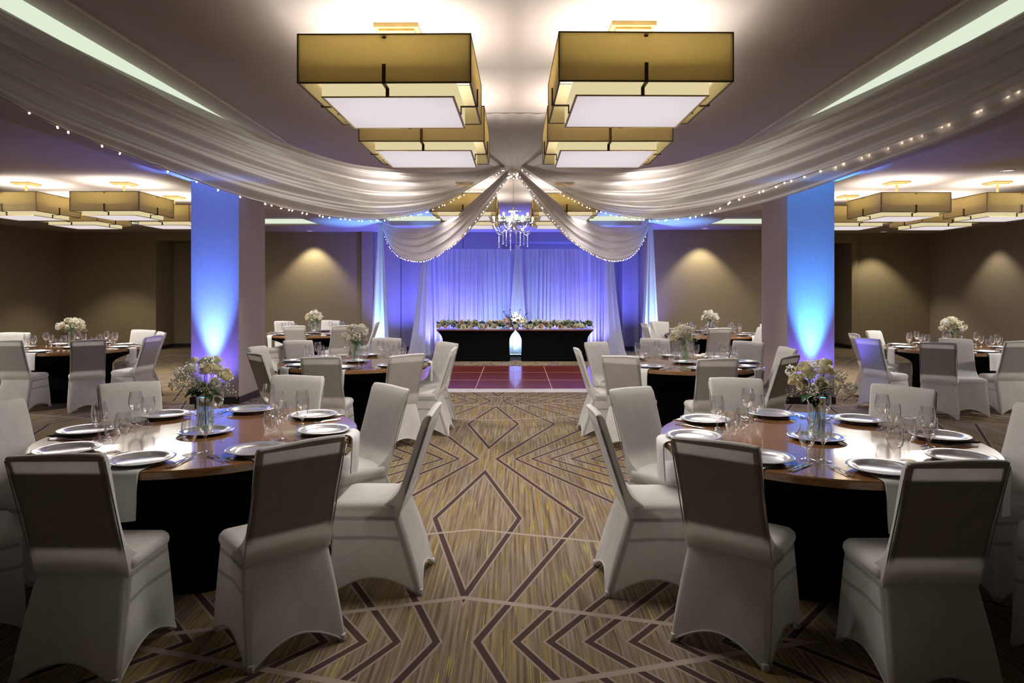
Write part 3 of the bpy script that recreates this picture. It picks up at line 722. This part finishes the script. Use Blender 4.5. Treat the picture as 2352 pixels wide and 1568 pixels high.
for ti, (tn, (tx, ty), chairs) in enumerate(TABLES):
    place('round_table', TABLE, 'round dark wood table in black stretch skirt, ' + tn.replace('the ', '', 1) + TWH[ti], 'table', (tx, ty, 0), group='round banquet tables')
    for (ang, pxx, pyy) in chairs:
        if pxx is None: X, Y = pyy
        else: Y = F*(CH-CHZ)/(pyy-HY); X = px(pxx, Y)
        v = Vector((X-tx, Y-ty)); mn = 1.15
        if v.length < mn: v = v.normalized()*mn
        X, Y = tx+v.x, ty+v.y
        th = R(ang)                                   # chair local +y points to the table
        ox, oy = X + TOPY*math.sin(th), Y - TOPY*math.cos(th)
        k = int(((ang + 22.5) % 360)//45)
        look = 'white stretch-covered chair ' + SEATL[k] + ' ' + tn
        if look in USED: look = look.replace('stretch-covered chair', 'chair, partly hidden,')
        USED.add(look)
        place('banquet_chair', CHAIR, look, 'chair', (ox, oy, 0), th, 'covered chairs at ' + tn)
    # centre plate, vase, bouquet
    link('charger_plate', CH_ME, None, (tx, ty, TABZ), label='silver charger plate under the flower vase on ' + tn, category='plate', group='silver charger plates')
    place('glass_vase', [P('vessel', vase_me), P('water', vwater)], 'clear cylinder vase holding the rose bouquet on ' + tn, 'vase', (tx, ty, TABZ+.0042), group='glass vases')
    bouquet(40+ti, (tx, ty, TABZ+.018), 'white rose and babys breath bouquet on ' + tn, dense=1.6 if ti < 2 else 1.0)
    for k in range(8):
        th = R(k*45); sn = DIRN[k*45]; c_, s_ = math.cos(th), math.sin(th)
        def at(x, y): return (tx + x*c_ - y*s_, ty + x*s_ + y*c_)
        wh = ' at the %s seat of %s' % (sn, tn)
        g = ' on ' + tn
        link('charger_plate', CH_ME, None, (*at(0, -.735), TABZ+.0065), th, label='silver charger plate' + wh, category='plate', group='silver charger plates')
        link('napkin', NAPS[(k+ti) % 3], None, (tx, ty, TABZ), th, label='white napkin hanging over the edge' + wh, category='napkin', group='white napkins')
        j = seatrnd.uniform(-.012, .012)
        link('wine_glass', wine, None, (*at(.235+j, -.525), TABZ), th, label='tall stemmed wine glass' + wh, category='glass', group='wine glasses')
        link('water_goblet', water, None, (*at(.165, -.555+j*.5), TABZ), th, label='short stemmed water goblet' + wh, category='glass', group='water goblets')
        if ti not in (4, 5):
            for q, x in enumerate((-.192, -.216)):
                link('fork', FORK, None, (*at(x, -.735+.012*q), TABZ+.001), th+.05*q, label=('inner' if q == 0 else 'outer') + ' steel fork' + wh, category='fork', group='steel forks')
            for q, x in enumerate((.19, .212)):
                link('knife', KNIFE, None, (*at(x, -.74+.01*q), TABZ+.001), th-.04*q, label=('inner' if q == 0 else 'outer') + ' steel knife' + wh, category='knife', group='steel knives')

# ------------------------------------------------------------------ head tables
def head_table(x0, x1, lab):
    cx_ = (x0+x1)/2; hw = (x1-x0)/2; y0, y1, zt = -.375, .375, .74
    r = root('head_table', lab, 'table', (cx_, 16.0, 0), group='head tables')
    link('tabletop', MB().box(-hw, hw, y0, y1, zt-.03, zt).mesh('tabletop', M['redwood'], 0), r)
    rows = []
    for i in range(25):
        t_ = i/24; z = (zt-.031)*(1-t_); ins = .135*(1-(1-min(1, t_/.42))**2.4) - .012*smooth(.6, 1, t_)
        base = rrect(hw-.004-ins, y0+.004+ins*.55, y1-.004-ins*.55, .03)
        rows.append([(a, b, max(z, .0) + ((1-w_**2)*.045 if i == 24 else 0)+.003) for a, b, w_ in base])
    link('stretch_skirt', MB().grid(rows[::-1], 0, True).mesh('stretch_skirt', M['black'], 60), r)
head_table(-1.81, -.005, 'long head table in black stretch cover, left of the glowing gap')
head_table(.005, 1.79, 'long head table in black stretch cover, right of the glowing gap')
for i, (x, lab) in enumerate([(-1.22, 'leftmost white chair top showing behind the head table flowers'), (-.55, 'white chair top behind the head table, just left of the lilies'),
             (.57, 'white chair top behind the head table, just right of the lilies'), (1.26, 'rightmost white chair top showing behind the head table flowers')]):
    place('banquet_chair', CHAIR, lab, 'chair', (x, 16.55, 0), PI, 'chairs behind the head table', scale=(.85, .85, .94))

def garland(x0, x1, lab, seed):
    rnd = random.Random(seed); r = root('flower_garland', lab, 'flowers', ((x0+x1)/2, 15.82, .742), group='flower garlands on the head tables')
    hw = (x1-x0)/2; n = 30
    for k in range(n):
        x = -hw + 2*hw*(k+.5)/n + rnd.uniform(-.02, .02); z = rnd.choice([.05, .06, .12, .15]); y = -.08 + rnd.uniform(-.03, .03) + (.05 if z > .09 else 0)
        m = rnd.choice([3, 4, 5, 5, 4]); d = Vector((rnd.uniform(-.3, .3), -1, rnd.uniform(.1, .9))).normalized()
        link('rose', ROSE[m], r, (x, y, z), rot=d.to_track_quat('Z', 'Y').to_euler(), scale=rnd.uniform(.9, 1.25))
    b = MB()
    for k in range(420):
        x = rnd.uniform(-hw-.03, hw+.03); a = rnd.uniform(0, PI); d = Vector((rnd.uniform(-.8, .8), -math.cos(a), abs(math.sin(a)))).normalized()
        q = Vector((x, -.02+rnd.uniform(-.05, .05), .03+rnd.uniform(0, .11))); leaf_mb(b, q, d, rnd.uniform(.06, .12), rnd.uniform(.014, .024), mi=rnd.choice([0, 1]))
    link('foliage', b.mesh('foliage', [M['leaf'], M['euca']], 60), r, kind='stuff')
garland(-1.78, -.30, 'rose and eucalyptus garland along the left half of the head table', 3)
garland(.26, 1.76, 'rose and eucalyptus garland along the right half of the head table', 4)
# central arrangement
rnd = random.Random(9)
ar = root('flower_arrangement', 'tall lily and rose arrangement with trailing greenery, middle of the head table', 'flowers', (0.0, 15.84, .742))
def lily_mesh():
    b = MB()
    for k in range(6):
        a = 2*PI*k/6; d = Vector((math.cos(a), math.sin(a), .75)); leaf_mb(b, (0, 0, 0), d, .10, .022)
    return b.mesh('lily', M['petalw'], 70)
LILY = lily_mesh()
for p in [(-.02, -.1, .22), (.07, -.09, .27), (.0, -.08, .32), (.14, -.07, .20)]: link('lily', LILY, ar, p, rot=(1.1, 0, rnd.uniform(-.5, .5)))
for k in range(16):
    p = (rnd.uniform(-.24, .24), rnd.uniform(-.12, -.02), rnd.uniform(.05, .22)); d = Vector((p[0]*2, -1, .6)).normalized()
    link('rose', ROSE[rnd.choice([3, 4, 5, 5])], ar, p, rot=d.to_track_quat('Z', 'Y').to_euler(), scale=.9)
b = MB()
for k in range(260):
    a = rnd.uniform(-.2, PI+.2); rr = rnd.uniform(.05, .28); p = Vector((math.cos(a)*rr, rnd.uniform(-.1, .06), .05+math.sin(a)*rr*.9)); leaf_mb(b, p, Vector((math.cos(a), rnd.uniform(-.6, .3), math.sin(a)+.2)), rnd.uniform(.05, .09), .018, mi=rnd.choice([0, 1]))
for sx_, h in [(-.27, .38), (.27, .36), (-.12, .42), (.10, .43), (-.22, .30)]:
    pts = [Vector((sx_*.2, 0, .05)), Vector((sx_*.6, 0, h*.55)), Vector((sx_, -.02, h))]; b.tube(pts, .003, 4, 0)
    for q in range(9):
        t_ = .3+.7*q/8; p = pts[0].lerp(pts[2], t_); leaf_mb(b, p, (rnd.uniform(-1, 1), -.3, .6), .05, .02, mi=1)
link('foliage', b.mesh('foliage', [M['leaf'], M['euca']], 60), ar, kind='stuff')
link('pot', MB().lathe([(.001, 0), (.07, 0), (.09, .1), (.085, .1), (.001, .09)], 20).mesh('pot', M['silver']), ar)

# LED bar in the gap
lb = root('led_bar', 'blue-white LED light bar glowing on the carpet between the head tables', 'light fixture', (.0, 16.52, 0))
link('housing', MB().box(-.2, .2, -.035, .035, .02, .085).mesh('housing', M['fixture'], 0), lb)
for sx_ in (-.15, .15): link('bracket', MB().box(sx_-.02, sx_+.02, -.05, .05, 0, .02).mesh('bracket', M['fixture'], 0), lb)
lens = MB().lathe([(.001, .004), (.018, .003), (.022, 0)], 10).mesh('lens', M['cyanlens'])
for k in range(7): link('lens', lens, lb, (-.165+k*.055, 0, .085))
lamp('AREA', 'led_bar_glow', (0, 16.5, .12), 12, (.25, .75, 1), (PI*.96, 0, 0), shape='RECTANGLE', size=.36, size_y=.05)
# par cans
can_b = MB().lathe([(.001, .05), (.06, .05), (.075, .07), (.078, .15), (.07, .155), (.066, .145), (.001, .14)], 20).mesh('housing', M['fixture'])
can_l = MB().lathe([(.001, .148), (.064, .146)], 20).mesh('lens', M['bluelens'])
can_y = MB().box(-.095, -.087, -.02, .02, .0, .12).box(.087, .095, -.02, .02, .0, .12).box(-.095, .095, -.03, .03, 0, .008).box(-.09, -.07, -.006, .006, .1, .112).box(.07, .09, -.006, .006, .1, .112).mesh('yoke', M['fixture'], 0)
CAN = [P('housing', can_b), P('lens', can_l), P('yoke', can_y)]
for x, y, lab in [(-4.36, 9.5, 'black floor uplight at the foot of the left column'), (4.27, 9.5, 'black floor uplight at the foot of the right column'),
                  (-3.2, 15.62, 'black floor uplight at the foot of the left drape post'), (3.2, 15.62, 'black floor uplight at the foot of the right drape post')]:
    place('floor_uplight', CAN, lab, 'light fixture', (x, y, 0), group='blue floor uplights')

# ------------------------------------------------------------------ curtains
def pleat_curtain(x0, x1, y, z0, z1, seed, name, lab, npl):
    rows = []; N = npl*8; nz = 14; rnd = random.Random(seed)
    ph = [rnd.uniform(.5, 1.5) for _ in range(npl*2+2)]
    xs_ = [i/N for i in range(N+1)]
    for j in range(nz+1):
        t_ = j/nz; z = z0 + (z1-z0)*t_; row = []
        for i, u in enumerate(xs_):
            a = u*npl; k = int(a); w_ = ph[k % len(ph)]
            nn = noise.noise(Vector((u*npl*.35, seed, t_*.8)))
            n2 = noise.noise(Vector((u*npl*.22+9, seed+5, t_*.25))); n3 = noise.noise(Vector((u*npl*1.9, seed+7, t_*.4)))
            yy = y + (.038*math.sin(2*PI*(a + 1.3*n2 + .3*nn*(1-t_)))*w_ + .03*n3 + .02*math.sin(2*PI*a*2.3+n2*9))*(.3 if t_ > .96 else 1) + .04*nn*(1-t_)
            x = x0 + (x1-x0)*u + .02*nn
            row.append((x, yy, z))
        rows.append(row)
    me = MB().grid(rows).mesh(name, M['sheerb'], 0); me.polygons.foreach_set('use_smooth', [True]*len(me.polygons))
    return link(name, me, None, label=lab, category='curtain', group='backdrop curtains')
pleat_curtain(-2.28, .03, 17.32, .005, 2.68, 1, 'backdrop_curtain', 'pleated sheer backdrop curtain, left half, glowing violet blue', 19)
pleat_curtain(.05, 2.34, 17.32, .005, 2.68, 2, 'backdrop_curtain', 'pleated sheer backdrop curtain, right half, glowing violet blue', 19)
fr = root('curtain_stand', 'pipe frame carrying the gathered header of the backdrop curtain', 'stand', (0, 17.44, 0))
link('crossbar', MB().tube([(-2.3, 0, 2.66), (2.38, 0, 2.66)], .018, 8).mesh('crossbar', M['steel']), fr)
for x in (-2.3, .04, 2.38):
    link('upright', MB().tube([(x, 0, .01), (x, 0, 2.66)], .02, 8).mesh('upright', M['steel']), fr)
    link('base_plate', MB().box(x-.2, x+.2, -.03, .3, 0, .01).mesh('base_plate', M['steel'], 0), fr)
def cone_drape(name, lab, x, y, z0, z1, r0, r1, lobes, seed, mat, cat='drape', sy=.5, grp=None, lean=0, power=1.0, skew=0):
    rows = []; n = lobes*8
    for j in range(25):
        t_ = j/24; z = z0 + (z1-z0)*t_; r = r0 + (r1-r0)*t_**power; row = []
        for i in range(n):
            a = 2*PI*i/n; f = 1 + .16*math.sin(lobes*a + seed + .6*math.sin(3*t_)) + .07*math.sin(2*lobes*a+seed*2)
            row.append((x + lean*(1-t_)**1.5 + r*f*math.cos(a)*(1 + skew*math.cos(a)), y + r*f*sy*math.sin(a), z))
        rows.append(row)
    me = MB().grid(rows, 0, True).mesh(name, mat, 0); me.polygons.foreach_set('use_smooth', [True]*len(me.polygons))
    return link(name, me, None, label=lab, category=cat, group=grp)
cone_drape('tied_drape', 'gathered sheer column of fabric at the left end of the backdrop', -2.26, 17.1, .005, 2.72, .27, .085, 7, 1, M['sheerb'], grp='gathered drapes on the backdrop', lean=-.16, power=.55, sy=.4)
cone_drape('tied_drape', 'gathered sheer drape fanning down the middle of the backdrop', .055, 17.1, .005, 2.76, .26, .05, 7, 2, M['sheerb'], grp='gathered drapes on the backdrop', power=.8, sy=.35)
cone_drape('tied_drape', 'gathered sheer column of fabric at the right end of the backdrop', 2.34, 17.1, .005, 2.72, .27, .085, 7, 3, M['sheerb'], grp='gathered drapes on the backdrop', lean=.14, power=.55, sy=.4)
for sx_, lab in ((-1, 'slender pale blue sheer drape post, left of the stage'), (1, 'slender pale blue sheer drape post, right of the stage')):
    cone_drape('drape_post', lab, sx_*3.17, 16.03, .005, 3.2, .20, .045, 9, 4+sx_, M['sheerb'], grp='sheer drape posts', power=.9, sy=.8)

# ------------------------------------------------------------------ ceiling swags with fairy lights
def interp(tab, t_):
    # smooth (Catmull-Rom) through (t, value)
    n = len(tab)
    for i in range(n-1):
        if t_ <= tab[i+1][0] or i == n-2:
            t0, v0 = tab[i]; t1, v1 = tab[i+1]; u = (t_-t0)/(t1-t0)
            m0 = (tab[i+1][1]-tab[max(i-1, 0)][1])/(tab[i+1][0]-tab[max(i-1, 0)][0])*(t1-t0)
            j = min(i+2, n-1); m1 = (tab[j][1]-tab[i][1])/(tab[j][0]-tab[i][0])*(t1-t0)
            u2, u3 = u*u, u*u*u
            return (2*u3-3*u2+1)*v0 + (u3-2*u2+u)*m0 + (-2*u3+3*u2)*v1 + (u3-u2)*m1
FT = [(0, 3.40), (.141, 3.11), (.276, 2.94), (.384, 2.85), (.4735, 2.80), (.611, 2.845), (.735, 2.965), (.853, 3.13), (1, 3.38)]
FB = [(0, 3.36), (.141, 2.93), (.276, 2.55), (.384, 2.365), (.4735, 2.295), (.611, 2.32), (.735, 2.45), (.853, 2.65), (1, 3.20)]
BT = [(0, 3.38), (.206, 3.05), (.326, 2.90), (.516, 2.84), (.709, 2.93), (.837, 3.03), (.947, 3.16), (1, 3.22)]
BB = [(0, 3.34), (.10, 2.95), (.206, 2.62), (.326, 2.36), (.516, 2.195), (.709, 2.29), (.837, 2.50), (.947, 2.86), (1, 3.14)]
def swag(sgn, dy, top, bot, lab, seed, llab, nb):
    hub = Vector((-.03, 9.3)); end = Vector((sgn*3.17, 9.3+dy)); d = (end-hub); L_ = d.length; d.normalize()
    nrm = Vector((d.y, -d.x)); 
    if nrm.y > 0: nrm = -nrm                      # towards the camera
    rows = []; NT_, NS = 72, 110; rnd = random.Random(seed)
    def pt(t_, s_, off=0):
        p = hub + (end-hub)*t_; zt, zb = interp(top, t_), interp(bot, t_)
        mid = math.sin(PI*min(1, max(0, t_)))
        z = zt + (zb-zt)*s_
        amp = (.012+.03*mid)
        fold = amp*.8*(math.sin(s_*27+seed*2+2.2*math.sin(t_*3+seed)) + .5*math.sin(s_*61+seed+t_*2) + .25*math.sin(s_*117+seed-t_*3))
        lat = .22*mid*math.sin(PI*s_)*.6 + .10*mid*s_ + fold
        z += fold*.25 + .0*t_
        q = p + nrm*(lat - .05 + off)
        return (q.x, q.y, z)
    for i in range(NT_+1):
        t_ = i/NT_; rows.append([pt(t_, j/NS) for j in range(NS+1)])
    me = MB().grid(rows).mesh('ceiling_swag', M['sheer'], 0); me.polygons.foreach_set('use_smooth', [True]*len(me.polygons))
    o = link('ceiling_swag', me, None, label=lab, category='drape', group='sheer ceiling swags')
    sl = root('string_lights', llab, 'fairy lights', (0, 0, 0), group='fairy lights along the swags')
    front = dy < 0
    sedge = .99 if not (front and sgn > 0) else .87
    def edge(t_):
        s_ = sedge if sedge > .9 else .99 - .14*smooth(.42, .75, t_)
        x, y, z = pt(t_, s_, .022); return Vector((x, y, z - (.01 if s_ > .95 else 0)))
    pts = [edge(.02 + .95*i/120) + Vector((0, 0, rnd.uniform(-.004, .004))) for i in range(121)]
    link('wire', MB().tube(pts, .0022, 4).mesh('wire', M['wire']), sl)
    bm_ = MB(); bm_.ball((0, 0, -.012), .006 if front else .0065, 6, 4, sz=1.5); bme = bm_.mesh('bulb', M['bulb'])
    sock = MB().tube([(0, 0, 0), (0, 0, -.006)], .003, 5).mesh('socket', M['wire'])
    for k in range(nb):
        t_ = .03 + .93*(k+rnd.uniform(-.45, .45))/nb
        if front and sgn < 0 and t_ > .62 and rnd.random() < .55: continue
        p = edge(max(.01, t_)); bo = link('bulb', bme, sl, tuple(p), rot=(rnd.uniform(-.9, .9), rnd.uniform(-.9, .9), 0)); link('socket', sock, bo)
swag(-1, -6.7, FT, FB, 'wide ivory chiffon swag from the hub over the front left table', 1, 'warm fairy lights under the front left swag', 78)
swag(1, -6.7, FT, FB, 'wide ivory chiffon swag from the hub over the front right table', 2, 'warm fairy lights on dark wire along the front right swag', 78)
swag(-1, 6.7, BT, BB, 'draped ivory swag from the hub to the left drape post', 3, 'warm fairy lights on the swag to the left drape post', 62)
swag(1, 6.7, BT, BB, 'draped ivory swag from the hub to the right drape post', 4, 'warm fairy lights on the swag to the right drape post', 74)
# gathered hub with its fan of fabric on the ceiling
hubo = root('fabric_hub', 'gathered knot of chiffon and fairy lights on the ceiling above the chandelier', 'drape', (-.03, 9.3, 3.33))
rows = []
for j in range(20):
    t_ = j/19; r = .08 + 2.3*t_; row = []
    for i in range(141):
        u = i/140; a = -PI/2 + R(62)*(2*u-1)*(1 - .45*t_)
        row.append((r*math.cos(a), r*math.sin(a), -.04 + .15*math.sin(min(1, t_*1.6)*PI/2) - .012*(1+math.sin(u*110))*(1-.6*t_)))
    rows.append(row)
link('ceiling_fan_fabric', MB().grid(rows).mesh('ceiling_fan_fabric', M['sheer'], 60), hubo)
kb = MB(); rnd = random.Random(8)
rows = [[((.10+.012*math.sin(9*a+z*40)+.01*rnd.random())*math.cos(a)*(1-.5*z/.16 if z > 0 else 1), (.10+.012*math.sin(9*a+z*40))*math.sin(a), -z) for a in [2*PI*i/40 for i in range(40)]] for z in (0, .03, .06, .09, .12, .15)]
kb.grid(rows, 0, True)
link('knot', kb.mesh('knot', M['sheer'], 60), hubo)
bme = MB().ball((0, 0, 0), .009, 6, 4).mesh('bulb', M['bulb'])
for k in range(14): link('bulb', bme, hubo, (rnd.uniform(-.09, .09), -.10, rnd.uniform(-.19, -.1)))

# ------------------------------------------------------------------ chandelier
ch = root('chandelier', 'small crystal chandelier with eight lit candle bulbs and bead strings', 'chandelier', (-.03, 9.3, 0))
z0 = 2.62
cb = MB()
for k in range(26):
    z = 2.80 + k*.018; 
    pts = [(.006*math.cos(a)*(1 if k % 2 else 0), .006*math.cos(a)*(0 if k % 2 else 1), z+.011*math.sin(a)) for a in [2*PI*i/8 for i in range(9)]]
    cb.tube(pts, .0016, 4, cap=False)
link('chain', cb.mesh('chain', M['chrome']), ch)
link('ceiling_cup', MB().lathe([(.001, 3.30), (.05, 3.29), (.045, 3.25), (.01, 3.24), (.001, 3.24)], 16).mesh('ceiling_cup', M['chrome']), ch)
link('centre_column', MB().lathe([(.001, 2.83), (.008, 2.82), (.012, 2.80), (.014, 2.72), (.03, 2.70), (.016, 2.68), (.014, 2.60), (.03, 2.57), (.045, 2.53), (.03, 2.49), (.012, 2.47), (.001, 2.45)], 16).mesh('centre_column', M['chrome']), ch)
link('top_crown', MB().lathe([(.02, 2.74), (.09, 2.725), (.10, 2.715), (.09, 2.71), (.02, 2.72)], 20).mesh('top_crown', M['chrome']), ch)
arm_pts = [(.02, 0, 2.52), (.06, 0, 2.47), (.12, 0, 2.435), (.18, 0, 2.43), (.235, 0, 2.455), (.265, 0, 2.50), (.27, 0, 2.555)]
arm_me = MB().tube(arm_pts, .0055, 6).mesh('arm', M['chrome'])
cup_me = MB().lathe([(.006, -.01), (.02, -.004), (.04, .004), (.045, .012), (.036, .008), (.012, .006), (.012, .045), (.001, .045)], 16).mesh('cup', M['crystal'])
fl_me = MB().ball((0, 0, .068), .014, 8, 6, sz=1.7).mesh('candle_bulb', M['candle'])
def beads(pts_fn, n, r): 
    b = MB()
    for k in range(n): b.octa(pts_fn(k/(n-1)), r*(1.6 if k == n-1 else 1))
    return b
hang = beads(lambda t_: (0, 0, -t_*.20), 15, .008).mesh('bead_string', M['crystal'], 0)
sw1 = beads(lambda t_: (.27*(1-t_)+.12*t_, 0, -.02-.09*math.sin(PI*t_)-.05*t_), 16, .007).mesh('bead_swag', M['crystal'], 0)
for k in range(8):
    a = 2*PI*k/8 + .2; hi = .04 if k % 2 else 0; sc_ = .86 if k % 2 else 1.0
    ao = link('arm', arm_me, ch, (0, 0, hi), a, scale=(sc_, sc_, 1))
    p = (.27*sc_*math.cos(a), .27*sc_*math.sin(a), 2.555+hi)
    link('cup', cup_me, ch, p); link('candle_bulb', fl_me, ch, p)
    link('bead_string', hang, ch, (.20*sc_*math.cos(a), .20*sc_*math.sin(a), 2.44+hi-.02*(k % 3)))
    link('bead_swag', sw1, ch, (0, 0, 2.53+hi), a)
    link('bead_drop', beads(lambda t_: (.02+.07*t_, 0, .2 - .14*t_-.05*math.sin(PI*t_)), 14, .008).mesh('bead_drop', M['crystal'], 0), ch, (0, 0, 2.52), a+.3)
lamp('POINT', 'chandelier_glow', (-.03, 9.3, 2.63), 26, (1, .97, .92), shadow_soft_size=.12)
